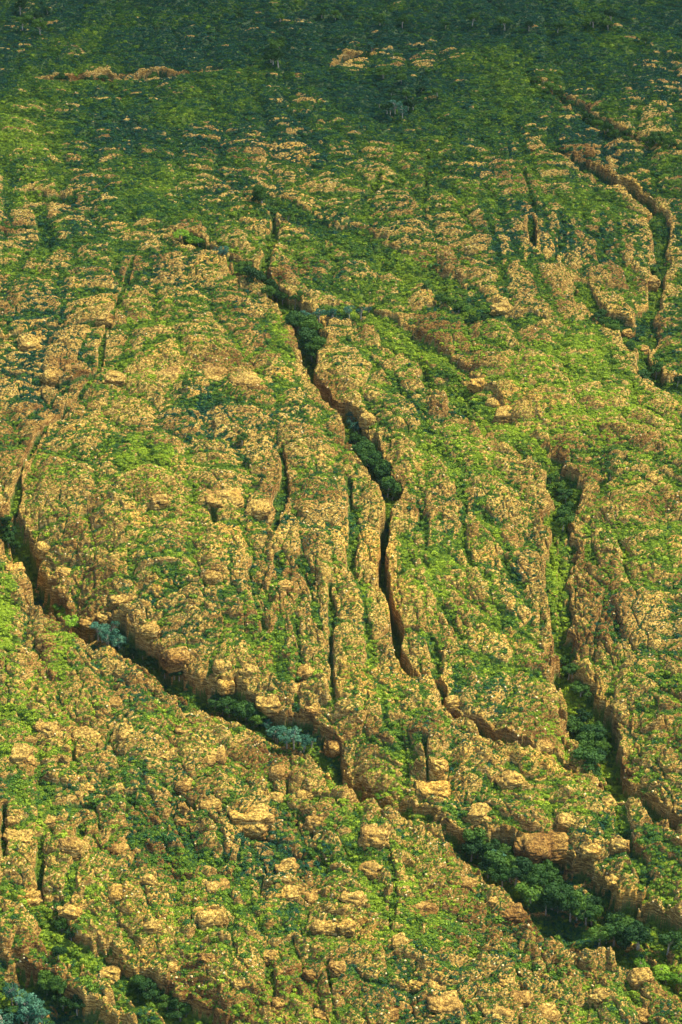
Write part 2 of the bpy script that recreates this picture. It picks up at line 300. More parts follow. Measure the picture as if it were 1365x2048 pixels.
# kind of green: 0 dark bluish shrub, .5 spinifex green, 1 lush yellow-green
hue = .54 + .36 * fbm(X, Y, 55, 2, 77) + .25 * perlin(X / 7, Y / 7 + 77) - .30 * farg - .12 * sstep(1250, 1450, Y) + .12 * perlin(X / 200 + 5, Y / 300 + 9)  # far greens shifted to teal, putting the distant haze tint into the colour
HP = [(1200,780,200,130,.35),(80,260,110,120,.35),(580,660,40,60,.6),(700,1560,160,60,.3),(10,1190,30,90,.6),(120,1250,40,60,.5),(1115,1150,20,120,.4),(300,930,90,50,.3),
      (760,30,600,60,-.25),(780,180,200,40,-.3),(390,820,80,60,-.3),(640,640,80,20,-.4),(50,2000,120,60,-.5),(740,540,60,40,-.1),(980,1080,60,40,.35),(110,1850,80,40,.3),(90,760,80,90,-.25),(560,1260,80,80,.2)]
for u, v, ru, rv, am in HP:
    cx, cy = ground(u, v); ax = abs(ground(u + ru, v)[0] - cx); ay = abs(ground(u, v - rv)[1] - ground(u, v + rv)[1]) / 2
    sl = sub(cx - 2 * ax, cx + 2 * ax, cy - 2 * ay, cy + 2 * ay)
    hue[sl] += am * (1 - sstep(.3, 1.5, np.sqrt(((X[sl] - cx) / ax) ** 2 + ((Y[sl] - cy) / ay) ** 2)))
hue = np.clip(hue, 0, 1).astype(F)
print('veg', time.time() - T0, float(veg[60:-80, 80:-80].mean()))

# ------------------------------------------------------------------ materials
def ramp(n, stops):
    cr = n.color_ramp
    while len(cr.elements) > 1: cr.elements.remove(cr.elements[-1])
    cr.elements[0].position = stops[0][0]; cr.elements[0].color = (*stops[0][1], 1)
    for p, c in stops[1:]:
        e = cr.elements.new(p); e.color = (*c, 1)
class Mat:
    def __init__(s, name):
        s.m = bpy.data.materials.new(name); s.m.use_nodes = True; s.t = s.m.node_tree; s.t.nodes.clear()
        s.o = s.n('OutputMaterial'); s.b = s.n('BsdfPrincipled'); s.l(s.b.outputs[0], s.o.inputs[0]); s.b.inputs['Roughness'].default_value = .9
        s.b.inputs['Specular IOR Level'].default_value = .15
    def n(s, k, **kw):
        x = s.t.nodes.new('ShaderNode' + k)
        for a, b in kw.items(): setattr(x, a, b)
        return x
    def l(s, a, b): s.t.links.new(a, b)
    def noise(s, co, scale, detail=4, rough=.6):
        x = s.n('TexNoise'); x.inputs['Scale'].default_value = scale; x.inputs['Detail'].default_value = detail; x.inputs['Roughness'].default_value = rough
        s.l(co, x.inputs['Vector']); return x.outputs['Fac']
    def rampn(s, fac, stops):
        x = s.n('ValToRGB'); ramp(x, stops); s.l(fac, x.inputs[0]); return x.outputs[0]
    def mix(s, fac, a, b, mode='MIX'):
        x = s.n('Mix', data_type='RGBA', blend_type=mode)
        for k, q in ((0, fac), (6, a), (7, b)):
            if isinstance(q, (int, float)): x.inputs[k].default_value = q
            elif isinstance(q, tuple): x.inputs[k].default_value = (*q, 1)
            else: s.l(q, x.inputs[k])
        return x.outputs[2]
    def math(s, op, a, b=0.0, c=None, clamp=False):
        x = s.n('Math', operation=op, use_clamp=clamp)
        for k, q in enumerate((a, b, c)):
            if q is None: continue
            if isinstance(q, (int, float)): x.inputs[k].default_value = q
            else: s.l(q, x.inputs[k])
        return x.outputs[0]
def rock_colour(M, co):
    """tan weathered tops, orange fresh faces, dark lichen crust and pale chips"""
    g = M.n('NewGeometry'); sp = M.n('SeparateXYZ'); M.l(g.outputs['Normal'], sp.inputs[0])
    up = M.math('ADD', sp.outputs[2], M.math('MULTIPLY', M.math('SUBTRACT', M.noise(co, .5, 3), .5), .5))
    tan = M.rampn(M.noise(co, .9, 6, .75), [(.34, (.045, .030, .008)), (.43, (.17, .110, .024)), (.51, (.37, .235, .048)), (.59, (.58, .42, .10)), (.72, (.82, .65, .22))])
    mp_ = M.n('Mapping'); mp_.inputs['Scale'].default_value = (.30, .30, 1.9); M.l(co, mp_.inputs['Vector'])
    org = M.rampn(M.noise(mp_.outputs[0], 1.0, 6, .72), [(.36, (.05, .030, .010)), (.46, (.24, .135, .030)), (.54, (.44, .27, .06)), (.64, (.70, .52, .19))])
    c = M.mix(M.math('MULTIPLY_ADD', up, 3.0, -1.3, clamp=True), org, tan)
    broad = M.rampn(M.noise(co, .035, 4, .6), [(.36, (.50, .38, .34)), (.46, (.88, .78, .74)), (.54, (1, .98, .95)), (.66, (1.18, 1.02, .80))])
    c = M.mix(1.0, c, broad, 'MULTIPLY')
    crust = M.rampn(M.noise(co, 2.6, 4, .7), [(.49, (1, 1, 1)), (.57, (.34, .31, .24))])
    c = M.mix(.8, c, crust, 'MULTIPLY')
    return c
def rock_bump(M, co, dist=.5):
    v = M.n('TexVoronoi', feature='F1'); v.inputs['Scale'].default_value = 1.1; M.l(co, v.inputs['Vector'])
    h = M.math('ADD', M.math('MULTIPLY', v.outputs['Distance'], -.8), M.math('MULTIPLY', M.noise(co, 1.7, 6, .75), 2.0))
    b = M.n('Bump'); b.inputs['Distance'].default_value = dist; b.inputs['Strength'].default_value = 1
    M.l(h, b.inputs['Height']); return b.outputs[0]
GREENS = [(0.0, (.012, .060, .036)), (.25, (.038, .105, .014)), (.5, (.090, .160, .013)), (.75, (.175, .25, .016)), (1.0, (.27, .36, .022))]
M = Mat('sandstone_and_spinifex')
co = M.n('TexCoord').outputs['Object']
av = M.n('Attribute', attribute_name='veg'); ah = M.n('Attribute', attribute_name='hue')
rc = rock_colour(M, co)
soil = M.rampn(M.noise(co, 1.3, 5, .7), [(.35, (.10, .065, .02)), (.5, (.22, .15, .05)), (.7, (.42, .30, .12))])
gh = M.math('ADD', ah.outputs['Fac'], M.math('MULTIPLY', M.math('SUBTRACT', M.noise(co, .8, 4, .7), .5), 1.0), clamp=True)
gr = M.mix(.5, M.rampn(gh, GREENS), M.rampn(M.noise(co, 2.2, 4, .7), [(.42, (.012, .035, .008)), (.6, (.16, .16, .045))]))
vm = M.math('ADD', av.outputs['Fac'], M.math('MULTIPLY', M.math('SUBTRACT', M.noise(co, 1.3, 6, .8), .5), 2.4))
c = M.mix(M.math('MULTIPLY_ADD', vm, 4.0, -1.2, clamp=True), rc, soil)
c = M.mix(M.math('MULTIPLY_ADD', vm, 4.0, -2.0, clamp=True), c, gr)
M.l(c, M.b.inputs['Base Color']); M.l(rock_bump(M, co, .55), M.b.inputs['Normal'])
MAT_GROUND = M.m
M = Mat('sandstone'); oi = M.n('ObjectInfo'); tc = M.n('TexCoord')
g = M.n('NewGeometry'); co = g.outputs['Position']
M.l(rock_colour(M, co), M.b.inputs['Base Color']); M.l(rock_bump(M, co, .45), M.b.inputs['Normal']); MAT_ROCK = M.m
M = Mat('pale_stone'); co = M.n('NewGeometry').outputs['Position']
M.l(M.rampn(M.noise(co, 1.5, 3), [(.35, (.30, .21, .08)), (.65, (.50, .39, .19))]), M.b.inputs['Base Color']); MAT_PALE = M.m
def leaf_mat(name, stops, inst=True, tr=.25):
    M = Mat(name); co = M.n('NewGeometry').outputs['Position']
    if inst:
        a = M.n('Attribute', attribute_name='tint', attribute_type='INSTANCER').outputs['Fac']
    else:
        a = M.n('ObjectInfo').outputs['Random']
    h = M.math('ADD', a, M.math('MULTIPLY', M.math('SUBTRACT', M.noise(co, 1.2, 3, .7), .5), .55), clamp=True)
    c = M.rampn(h, stops); M.l(c, M.b.inputs['Base Color']); M.b.inputs['Roughness'].default_value = .7
    t = M.n('BsdfTranslucent'); M.l(M.mix(1.0, c, (1.0, 1.0, .5), 'MULTIPLY'), t.inputs[0])
    ms = M.n('MixShader'); ms.inputs[0].default_value = tr; M.l(M.b.outputs[0], ms.inputs[1]); M.l(t.outputs[0], ms.inputs[2]); M.l(ms.outputs[0], M.o.inputs[0])
    return M.m
MAT_TUFT = leaf_mat('spinifex_and_shrub_leaves', GREENS)
MAT_DARK = leaf_mat('dark_leaves', [(0, (.009, .034, .007)), (.5, (.024, .066, .009)), (1, (.060, .12, .011))], False)
MAT_TEAL = leaf_mat('blue_grey_leaves', [(0, (.012, .060, .038)), (.5, (.032, .105, .062)), (1, (.08, .18, .11))], False)
MAT_LUSH = leaf_mat('lush_leaves', [(0, (.05, .13, .008)), (.5, (.11, .22, .010)), (1, (.20, .32, .02))], False)
M = Mat('bark'); co = M.n('TexCoord').outputs['Object']
M.l(M.rampn(M.noise(co, 3, 3), [(.35, (.16, .12, .08)), (.65, (.40, .36, .28))]), M.b.inputs['Base Color']); MAT_BARK = M.m
M = Mat('shade_cloud_grey'); M.b.inputs['Base Color'].default_value = (.8, .8, .8, 1); MAT_SHADE_CLOUD = M.m
M = Mat('rock_pool'); M.b.inputs['Base Color'].default_value = (.015, .035, .03, 1); M.b.inputs['Roughness'].default_value = .08
M.b.inputs['Specular IOR Level'].default_value = .5; MAT_WATER = M.m

# ------------------------------------------------------------------ mesh makers
def mesh_np(name, co, faces_v, loop_n, smooth, mats, attrs=None):
    me = bpy.data.meshes.new(name)
    nf = len(faces_v) // loop_n
    me.vertices.add(len(co)); me.vertices.foreach_set('co', np.ascontiguousarray(co, F).ravel())
    me.loops.add(len(faces_v)); me.loops.foreach_set('vertex_index', np.ascontiguousarray(faces_v, np.int32))
    me.polygons.add(nf); me.polygons.foreach_set('loop_start', np.arange(0, nf * loop_n, loop_n, dtype=np.int32))
    try: me.polygons.foreach_set('loop_total', np.full(nf, loop_n, np.int32))
    except Exception: pass
    me.polygons.foreach_set('use_smooth', np.full(nf, smooth, bool))
    me.update(calc_edges=True)
    for k, a in (attrs or {}).items():
        at = me.attributes.new(k, 'FLOAT', 'POINT'); at.data.foreach_set('value', np.ascontiguousarray(a, F).ravel())
    for m in mats: me.materials.append(m)
    return me
def link(name, me, parent=None, loc=None, kind=None):
    o = bpy.data.objects.new(name, me); COL.objects.link(o)
    if parent: o.parent = parent
    if loc is not None: o.location = loc
    if kind: o['kind'] = kind
    return o
idx = np.arange(NR * NC, dtype=np.int32).reshape(NR, NC)
quads = np.stack([idx[:-1, :-1], idx[:-1, 1:], idx[1:, 1:], idx[1:, :-1]], -1).reshape(-1)
me = mesh_np('terrain', np.stack([X, Y, Z], -1).reshape(-1, 3), quads, 4, True, [MAT_GROUND], {'veg': veg, 'hue': hue})
link('terrain', me, kind='structure')
print('mesh', time.time() - T0)

# terrain look-ups
def sample(A, x, y):
    s = x / (y + 60)
    r = np.interp(y, yr, np.arange(NR)); c = np.interp(s, su, np.arange(NC))
    r0 = np.minimum(r.astype(int), NR - 2); c0 = np.minimum(c.astype(int), NC - 2); fr = r - r0; fc = c - c0
    return (A[r0, c0] * (1 - fr) * (1 - fc) + A[r0 + 1, c0] * fr * (1 - fc) + A[r0, c0 + 1] * (1 - fr) * fc + A[r0 + 1, c0 + 1] * fr * fc)
def hit(u, v, up=0.0, low=False):
    """where the sight line through photo point (u, v) comes within `up` metres of the terrain"""
    d = ray(u, v); t = np.arange(500, 3200, .5)
    x, y, z = d[0] * t, d[1] * t, CAM_H + d[2] * t
    g = sample(Z, x, y)
    if low:                             # inside a gorge if there is one on the line
        m = (z < g + up) & (sample(infl, x, y) > .55) & (np.arange(len(t)) < np.argmax(z < g + up) + 240)
        if m.any(): k = np.argmax(m); return x[k], y[k], float(g[k])
    k = np.argmax(z < g + up)
    return x[k], y[k], float(sample(Z, x[k:k + 1], y[k:k + 1])[0])
def to_px(x, y, z):
    dz = z - CAM_H; f = y * CP - dz * SP; upc = y * SP + dz * CP
    return 682.5 + x / f / TH * 1024, 1024 - upc / f / TH * 1024, f * TH / 1024

# ------------------------------------------------------------------ things
def leaf_cloud(rng, blobs, per, size, flat=.8, inner=.55):
    """leaf clumps: small bent quads over lumpy blobs (x, y, z, r)"""
    vs = []; 
    for (bx, by, bz, br) in blobs:
        n = max(6, int(per * br * br))
        d = rng.normal(size=(n, 3)); d /= np.linalg.norm(d, axis=1)[:, None]
        d[:, 2] = np.where(d[:, 2] < -.35, -d[:, 2], d[:, 2])
        r = br * (inner + (1 - inner) * rng.rand(n) ** .5)
        p = d * r[:, None] * np.array([1, 1, flat]) + np.array([bx, by, bz])
        nrm = d + rng.normal(size=(n, 3)) * .55; nrm /= np.linalg.norm(nrm, axis=1)[:, None]
        t = np.cross(nrm, rng.normal(size=(n, 3))); t /= np.linalg.norm(t, axis=1)[:, None]; b = np.cross(nrm, t)
        s = size * (.6 + .8 * rng.rand(n))[:, None]
        q = np.stack([p - t * s - b * s * .6, p + t * s - b * s * .5 - nrm * s * .3, p + t * s * .7 + b * s * .7, p - t * s * .8 + b * s * .5 - nrm * s * .25], 1)
        vs.append(q.reshape(-1, 3))
    v = np.concatenate(vs); return v, np.arange(len(v), dtype=np.int32)
def tube(path, rad, n=6):
    v = []; f = []
    P = [np.array(p, float) for p in path]
    for k, p in enumerate(P):
        a = P[min(k + 1, len(P) - 1)] - P[max(k - 1, 0)]; a /= np.linalg.norm(a) + 1e-9
        s = np.cross(a, (0.3, 1, 0.1)); s /= np.linalg.norm(s); b = np.cross(a, s)
        for q in range(n):
            t = 2 * math.pi * q / n; v.append(p + rad[k] * (math.cos(t) * s + math.sin(t) * b))
    for k in range(len(P) - 1):
        for q in range(n): f += [k * n + q, k * n + (q + 1) % n, (k + 1) * n + (q + 1) % n, (k + 1) * n + q]
    return np.array(v), np.array(f, np.int32)
def join(parts):
    v = []; f = []; o = 0
    for a, b in parts: v.append(a); f.append(b + o); o += len(a)
    return np.concatenate(v), np.concatenate(f)
def tree_meshes(name, seed, h, spread, mat, nb, per, leaf, bare_stem=.35, flat=.8):
    """one tree, metre sized: trunk with limbs, and a crown of leaf clumps at the limb ends"""
    rng = np.random.RandomState(seed)
    lean = rng.normal(size=2) * .05 * h
    top = np.array([lean[0], lean[1], h * .72])
    parts = [tube([(0, 0, -.8), (lean[0] * .2, lean[1] * .2, h * .25), tuple(top * .75), tuple(top)], [.05 * h ** .9, .036 * h ** .9, .022 * h ** .9, .01 * h])]
    blobs = []
    for k in range(nb):
        a = 2.4 * k + rng.rand(); rr = spread * (.25 + .75 * math.sqrt(rng.rand())) * .8
        z = h * (bare_stem + (1 - bare_stem) * (.35 + .65 * rng.rand()) * (1 - .35 * (rr / spread) ** 2)) * .88
        e = np.array([lean[0] + rr * math.cos(a), lean[1] + rr * math.sin(a), z]); br = spread * (.30 + .22 * rng.rand())
        s0 = top * (.35 + .5 * rng.rand()); mid = (s0 + e) / 2 + np.array([0, 0, .04 * h])
        parts.append(tube([tuple(s0), tuple(mid), tuple(e)], [.016 * h, .011 * h, .004 * h], 5)); blobs.append((*e, br))
    v, f = join(parts); tr = mesh_np(name + '_trunk', v, f, 4, True, [MAT_BARK])
    v, f = leaf_cloud(rng, blobs, per, leaf, flat); cr = mesh_np(name + '_crown', v, f, 4, False, [mat])
    return tr, cr
def ico(n):
    import bmesh
    bm = bmesh.new(); bmesh.ops.create_icosphere(bm, subdivisions=n, radius=1)
    v = np.array([p.co[:] for p in bm.verts]); f = np.array([[q.index for q in p.verts] for p in bm.faces], np.int32); bm.free(); return v, f
IV4, IF4 = ico(5); IV3, IF3 = ico(4); IV2, IF2 = ico(2)
def rock_mesh(name, seed, mat, fine=True):
    """rounded, bedded and jointed block about one metre in radius"""
    v, f = (IV4, IF4) if fine else (IV2, IF2); v = v.copy(); o = seed * 13.7
    p = np.sign(v) * np.abs(v) ** .72; p /= np.abs(p).max()
    r = 1 + .30 * perlin(v[:, 0] * 1.3 + o, v[:, 1] * 1.3 + v[:, 2]) + .10 * perlin(v[:, 0] * 3 + v[:, 2] * 2 + o, v[:, 1] * 3)
    p = p * r[:, None]
    if fine:
        zb = p[:, 2] + .10 * perlin(p[:, 0] * 1.2 + o, p[:, 1] * 1.2)
        q = zb / .23 + .3 * perlin(p[:, 0] + o, zb * 4); fr = q - np.floor(q)
        notch = (1 - sstep(0, .22, np.minimum(fr, 1 - fr))) * (.03 + .06 * TA[np.floor(q).astype(int) % 256, seed])
        a = np.arctan2(p[:, 1], p[:, 0]) + .3 * perlin(zb * 3 + o, p[:, 0] * 2)
        j = a * 1.6 + seed; fj = j - np.floor(j); notch += .12 * (1 - sstep(0, .09, np.minimum(fj, 1 - fj)))
        side = 1 - sstep(.55, .9, p[:, 2])
        p[:, :2] *= (1 - notch * side)[:, None]
        p *= (1 + .035 * perlin(p[:, 0] * 7 + o, p[:, 1] * 7 + p[:, 2] * 5) + .025 * perlin(p[:, 0] * 15, p[:, 1] * 15 + p[:, 2] * 11 + o))[:, None]
    return mesh_np(name, p, f.reshape(-1), 3, True, [mat])

ORD = ['first','second','third','fourth','fifth','sixth','seventh','eighth','ninth','tenth','eleventh','twelfth','thirteenth','fourteenth','fifteenth','sixteenth',
       'seventeenth','eighteenth','nineteenth','twentieth']
for t_ in ('twenty','thirty','forty','fifty'):
    ORD += [t_ + '-' + o for o in ORD[:9]] + [{'twenty':'thirtieth','thirty':'fortieth','forty':'fiftieth','fifty':'sixtieth'}[t_]]
def finish(items, text, one, cat, group):
    """label the things of one kind in one place by their order from the left"""
    items.sort(key=lambda o: to_px(*o.location)[0])
    n = len(items)
    for k, o in enumerate(items):
        if n == 1: s = one
        elif k == n - 1: s = 'rightmost'
        elif k == 0: s = 'leftmost'
        else: s = ORD[k] + ' from left'
        o['label'] = text.replace('#', s); o['category'] = cat; o['group'] = group

# trees -------------------------------------------------------------
TREES = {
 'dark': [tree_meshes('dark_tree', s, 8.0, 3.6, MAT_DARK, 11, 60, .26) for s in (1, 2, 3)],
 'teal': [tree_meshes('gum_tree', s, 8.5, 3.0, MAT_TEAL, 10, 42, .22, .4) for s in (4, 5)],
 'lush': [tree_meshes('lush_tree', s, 4.0, 2.6, MAT_LUSH, 9, 70, .20, .1, .7) for s in (6, 7)],
}
NAMES = {'dark': 'broadleaf_tree', 'teal': 'gum_tree', 'lush': 'bushy_tree'}
rng = random.Random(5)
def plant(kind, u, v, k, up=.6):
    base = {'dark': 8.0, 'teal': 8.5, 'lush': 4.0}[kind] * k
    x, y, z = hit(u, v, base * up, True)
    root = bpy.data.objects.new(NAMES[kind], None); root.location = (x, y, z - .1); root.rotation_euler = (0, 0, rng.random() * 6.28)
    root.scale = (k * rng.uniform(1.0, 1.35), k * rng.uniform(1.0, 1.35), k * rng.uniform(.95, 1.25)); root.empty_display_size = 1
    COL.objects.link(root)
    tr, cr = rng.choice(TREES[kind])
    link('trunk', tr, root); link('crown', cr, root)
    return root
# (kind, photo line, how many, size, across spread px, words, group)
ROWS = [
 ('dark', [(945,1690),(990,1735),(1040,1750),(1100,1780),(1170,1820),(1240,1865),(1290,1890)], 42, 1.0, 26, 'dark green tree in the lower right gorge, # along it', 'dark trees filling the lower right gorge'),
 ('teal', [(945,1690),(975,1715),(1010,1730)], 4, .85, 8, 'bluish tree heading the lower right gorge, #', 'bluish trees at the head of the lower right gorge'),
 ('teal', [(1095,1800),(1130,1830)], 2, .7, 6, 'small teal gum low in the lower right gorge, #', 'teal gums in the lower right gorge'),
 ('lush', [(1290,1930),(1330,1950),(1360,1975)], 7, .9, 14, 'bright green bushy tree beyond the lower right gorge mouth, # there', 'bright bushes at the lower right gorge mouth'),
 ('teal', [(195,1265),(215,1272),(245,1290)], 9, .95, 10, 'blue grey gum under the brown left gorge cliff, #', 'blue grey gums in the left gorge'),
 ('dark', [(255,1300),(300,1325),(350,1355),(375,1360)], 7, .65, 7, 'small dark tree on the left gorge floor below the gums, #', 'small dark trees along the left gorge'),
 ('dark', [(435,1405),(465,1420),(500,1430),(515,1445)], 13, .9, 10, 'dark green tree above the pale teal gums, # of the clump', 'dark trees in the middle of the left gorge'),
 ('teal', [(530,1455),(560,1468),(590,1480),(625,1490)], 10, .8, 9, 'pale teal gum with whitish limbs in the centre gorge, #', 'pale teal gums in the centre of the gorge'),
 ('dark', [(1160,1440),(1175,1475),(1190,1505),(1180,1530)], 18, 1.0, 20, 'tall dark green tree in the notch at right, # of the clump', 'tall trees in the right hand notch'),
 ('dark', [(1130,1325),(1145,1350),(1160,1385)], 5, .75, 8, 'mid green tree in the slot above the dark notch at right, # there', 'trees in the slot above the right notch'),
 ('dark', [(1100,955),(1125,975),(1135,1000),(1125,1050)], 7, .8, 10, 'dark tree heading the right hand slot, #', 'trees at the head of the right slot'),
 ('dark', [(715,880),(735,915),(760,940),(785,990)], 16, 1.0, 12, 'green tree in the central chasm below the black crack, # along it', 'trees in the lower central chasm'),
 ('teal', [(690,835),(715,850),(725,860)], 4, .8, 8, 'blue green tree in the central chasm beside a brown cliff, # there', 'blue green trees in the central chasm'),
 ('dark', [(600,640),(615,670),(622,700),(615,690)], 9, 1.15, 10, 'large dark green tree above the black central crack, #', 'trees above the central black crack'),
 ('teal', [(600,635),(640,632),(680,625),(745,622)], 9, .7, 9, 'teal tree across the valley above the central chasm, #', 'teal trees in the cross valley'),
 ('dark', [(480,540),(510,550),(560,595),(590,605)], 12, .95, 8, 'dark tree in the upper part of the central chasm, # along it', 'trees in the upper central chasm'),
 ('dark', [(510,500),(520,515),(530,495)], 5, .9, 8, 'dark green tree on the spur above the upper chasm, # there', 'trees on the spur above the chasm'),
 ('lush', [(355,465),(375,475),(400,485)], 7, 1.3, 6, 'dense green tree in the small hollow at upper left, # there', 'trees in the upper left hollow'),
 ('teal', [(430,500),(450,505)], 3, .7, 4, 'teal tree beside the upper left green hollow, #', 'teal trees by the upper left hollow'),
 ('dark', [(270,1965),(310,1990),(350,2010),(375,2030)], 9, .8, 12, 'dark tree in the shaded hollow at the bottom edge, #', 'trees in the bottom hollow'),
 ('teal', [(10,1975),(50,2005),(90,2030),(20,2035)], 11, 1.0, 22, 'blue grey gum tree in the bottom left corner, # there', 'gums in the bottom left corner'),
 ('dark', [(90,1970),(120,1990),(150,2015)], 6, .8, 12, 'dark tree between corner gums and rock rib, #', 'dark trees near the bottom left corner'),
 ('dark', [(110,1840),(135,1865),(165,1885)], 4, .6, 8, 'small dark tree in the narrow left gully near the bottom, # along it', 'small trees in the bottom left gully'),
 ('lush', [(110,1210),(130,1235),(150,1250)], 5, .9, 8, 'bright green bush on the ledge left of the cliff gorge, # there', 'bright bushes by the left gorge'),
 ('dark', [(10,1040),(15,1075),(28,1095)], 5, .8, 8, 'dark tree at the left edge in the black gorge head, # there', 'dark trees at the left edge'),
 ('dark', [(1190,310),(1225,340),(1250,355)], 6, .8, 9, 'dark tree in the shaded gorge at upper right, # along it', 'trees in the upper right gorge'),
 ('dark', [(1060,240),(1090,245),(1140,270),(1210,275),(1290,300),(1350,400),(1310,380),(1335,300)], 15, .8, 22, 'dark bushy tree in the upper right valley, #', 'scattered trees in the upper right valley'),
 ('dark', [(550,85),(545,100),(560,115)], 5, .9, 10, 'dark tree in the notch near the top centre, # there', 'trees in the top notch'),
 ('dark', [(1170,700),(1260,760),(1300,755),(1360,770)], 9, .8, 14, 'dark green tree along the gully at right, # along it', 'trees along the right gully'),
 ('dark', [(740,190),(700,200),(780,215),(850,230),(760,150),(900,190)], 12, .75, 16, 'dark teal tree in the far valley at top centre, # there', 'trees in the far valley'),
 ('teal', [(740,205),(760,210),(810,220)], 6, .8, 12, 'grey teal tree in the far green valley, # there', 'teal trees in the far valley'),
 ('dark', [(120,205),(150,220),(200,215),(235,250),(285,250),(110,160)], 9, .7, 22, 'small dark tree on the pale upper left slope, #', 'dotted trees on the upper left slope'),
 ('teal', [(255,240),(270,250),(280,255)], 4, .8, 6, 'teal bush on the upper left slope, # of the cluster', 'teal bushes on the upper left slope'),
 ('dark', [(20,30),(60,40),(100,30),(60,55)], 6, .9, 18, 'dark tree in the top left corner, # there', 'trees in the top left corner'),
 ('dark', [(1070,45),(1180,55),(1240,30),(1290,60),(950,40),(800,40),(600,20),(450,25)], 16, .9, 26, 'far dark tree on the distant flats, #', 'far trees near the top edge'),
 ('dark', [(900,750),(945,740),(970,700),(920,700),(870,580)], 9, .6, 22, 'green bushy tree in the valley right of centre, #', 'small trees in the valley right of centre'),
 ('dark', [(1180,935),(1240,850),(1310,920),(1190,960),(1350,820),(1280,840)], 8, .65, 14, 'round green tree on the bright slope at right, # there', 'trees on the bright right slope'),
 ('lush', [(570,640),(560,680),(580,730),(590,755)], 9, .8, 12, 'bright yellow green bush by the central chasm rim, #', 'bright bushes on the chasm rim'),
 ('lush', [(530,1580),(550,1575),(880,1600),(420,1770)], 6, .5, 10, 'small bright bush on the ridge left of the lower gorge, # there', 'small bright bushes on the ridge'),
 ('dark', [(385,820),(370,640),(500,920),(465,920),(560,985)], 8, .5, 14, 'low dark tree on the ledges left of centre, #', 'low dark shrubs left of centre'),
]
n_tree = 0
for kind, line, n, k, spread, text, grp in ROWS:
    P = np.array(line, float); L = np.concatenate([[0], np.cumsum(np.hypot(*np.diff(P, axis=0).T))]); its = []
    for q in range(n):
        s = (q + rng.uniform(.2, .8)) / n * L[-1]
        u = np.interp(s, L, P[:, 0]) + rng.gauss(0, spread * .55); v = np.interp(s, L, P[:, 1]) + rng.gauss(0, spread * .4)
        its.append(plant(kind, u, v, k * rng.choice((.7, .85, .95, 1.05, 1.2)))); n_tree += 1
    finish(its, text, 'only one', 'bush' if kind == 'lush' else 'tree', grp)
print('trees', n_tree, time.time() - T0)

# rock knobs ----------------------------------------------------------
KN = {
 'on the foreground slope at bottom left': [(145,1686,62),(240,1690,55),(240,1781,60),(305,1848,45),(60,1790,60),(140,1816,55),(220,1941,60),(42,1668,70),(100,1643,40),(25,1638,30),(295,1756,40),(175,1573,30),(235,1573,35)],
 'on the foreground slope below centre': [(632,1640,55),(500,1625,100),(415,1606,50),(427,1768,60),(420,1826,70),(575,1733,55),(582,1783,50),(627,1793,52),(645,1846,60),(555,1591,45),(605,1586,42),(590,1641,22),(365,1641,26),(370,1566,45)],
 'at the bottom edge left of centre': [(540,1906,45),(620,1943,35),(648,1936,25),(675,1928,42),(415,1911,38),(645,2025,45),(560,2000,40),(480,1960,36),(350,1930,40)],
 'at the bottom edge right of centre': [(893,2003,75),(1003,2023,75),(1095,2018,70),(1018,1963,35),(833,1963,40),(875,1968,42),(1038,1993,50),(788,2016,70),(1288,2031,60),(1205,1986,50)],
 'on the striped slope left of the dark tree gorge': [(748,1663,70),(843,1808,100),(743,1733,60),(708,1791,60),(1028,1821,60),(1260,1896,26),(1283,1946,60),(693,1848,42),(930,1760,45),(990,1800,40),(800,1880,50)],
 'above the dark tree gorge at lower right': [(868,1566,90),(1078,1681,110),(1183,1696,45),(1238,1686,48),(1023,1556,60),(1135,1636,50),(960,1625,60),(1230,1760,40),(1215,1600,40)],
 'in the broken band above the left gorge': [(542,1396,58),(592,1374,45),(630,1414,40),(452,1379,42),(445,1324,45),(355,1309,60),(615,1334,50),(670,1489,50),(300,1250,50),(250,1190,55),(500,1340,44)],
 'on the plateau below the left gorge': [(345,1506,55),(175,1462,80),(95,1449,60),(270,1459,90),(367,1461,42),(425,1506,70),(42,1504,60),(560,1540,45),(230,1400,40)],
 'beside the left gorge': [(207,1236,32),(175,1251,30),(32,1131,38),(130,1140,50),(90,1090,45)],
 'in the middle of the photo': [(572,1166,42),(320,997,50),(445,985,90),(520,1012,60),(878,1524,45),(1088,1499,45),(908,1400,45),(640,1010,50),(430,1150,50)],
 'on the ledge left of the central chasm': [(330,740,110),(420,742,90),(495,752,90)],
 'at the left edge above the middle': [(107,747,52),(150,734,50),(225,752,60),(170,672,90),(210,634,38),(60,680,60)],
 'in the valley right of centre': [(955,762,36),(1003,612,50),(1253,662,32),(1288,697,32),(1013,832,60),(1310,957,30),(990,800,40),(735,835,34)],
 'far off at upper right': [(1230,320,44),(1180,300,40),(1290,340,36),(1300,560,40),(1070,290,40)],
}
ROCKS = [rock_mesh('rock_knob', s, MAT_ROCK) for s in range(1, 8)]
for phrase, lst in KN.items():
    its = []
    for u, v, wpx in lst:
        x, y, z = hit(u, v + 3); m = px_size(u, v); r = wpx * m / 2 * .88
        o = link('rock_knob', rng.choice(ROCKS), None, (x, y, z - .56 * r))
        o.scale = (r * 1.05, r * rng.uniform(.8, 1.0), min(r * .85, 1.6 + .5 * r) * rng.uniform(.85, 1.1)); o.rotation_euler = (rng.uniform(-.12, .12), rng.uniform(-.12, .12), rng.uniform(-.4, .4) + rng.choice((0, 3.14)))
        its.append((o, wpx))
    for nm, lo, hi_ in (('small', 0, 38), ('medium', 38, 56), ('large', 56, 999)):
        g = [o for o, w_ in its if lo <= w_ < hi_]
        if g: finish(g, f'{nm} rock knob {phrase}, #', 'only one', 'rock', 'rock knobs ' + phrase)
print('rocks', time.time() - T0)

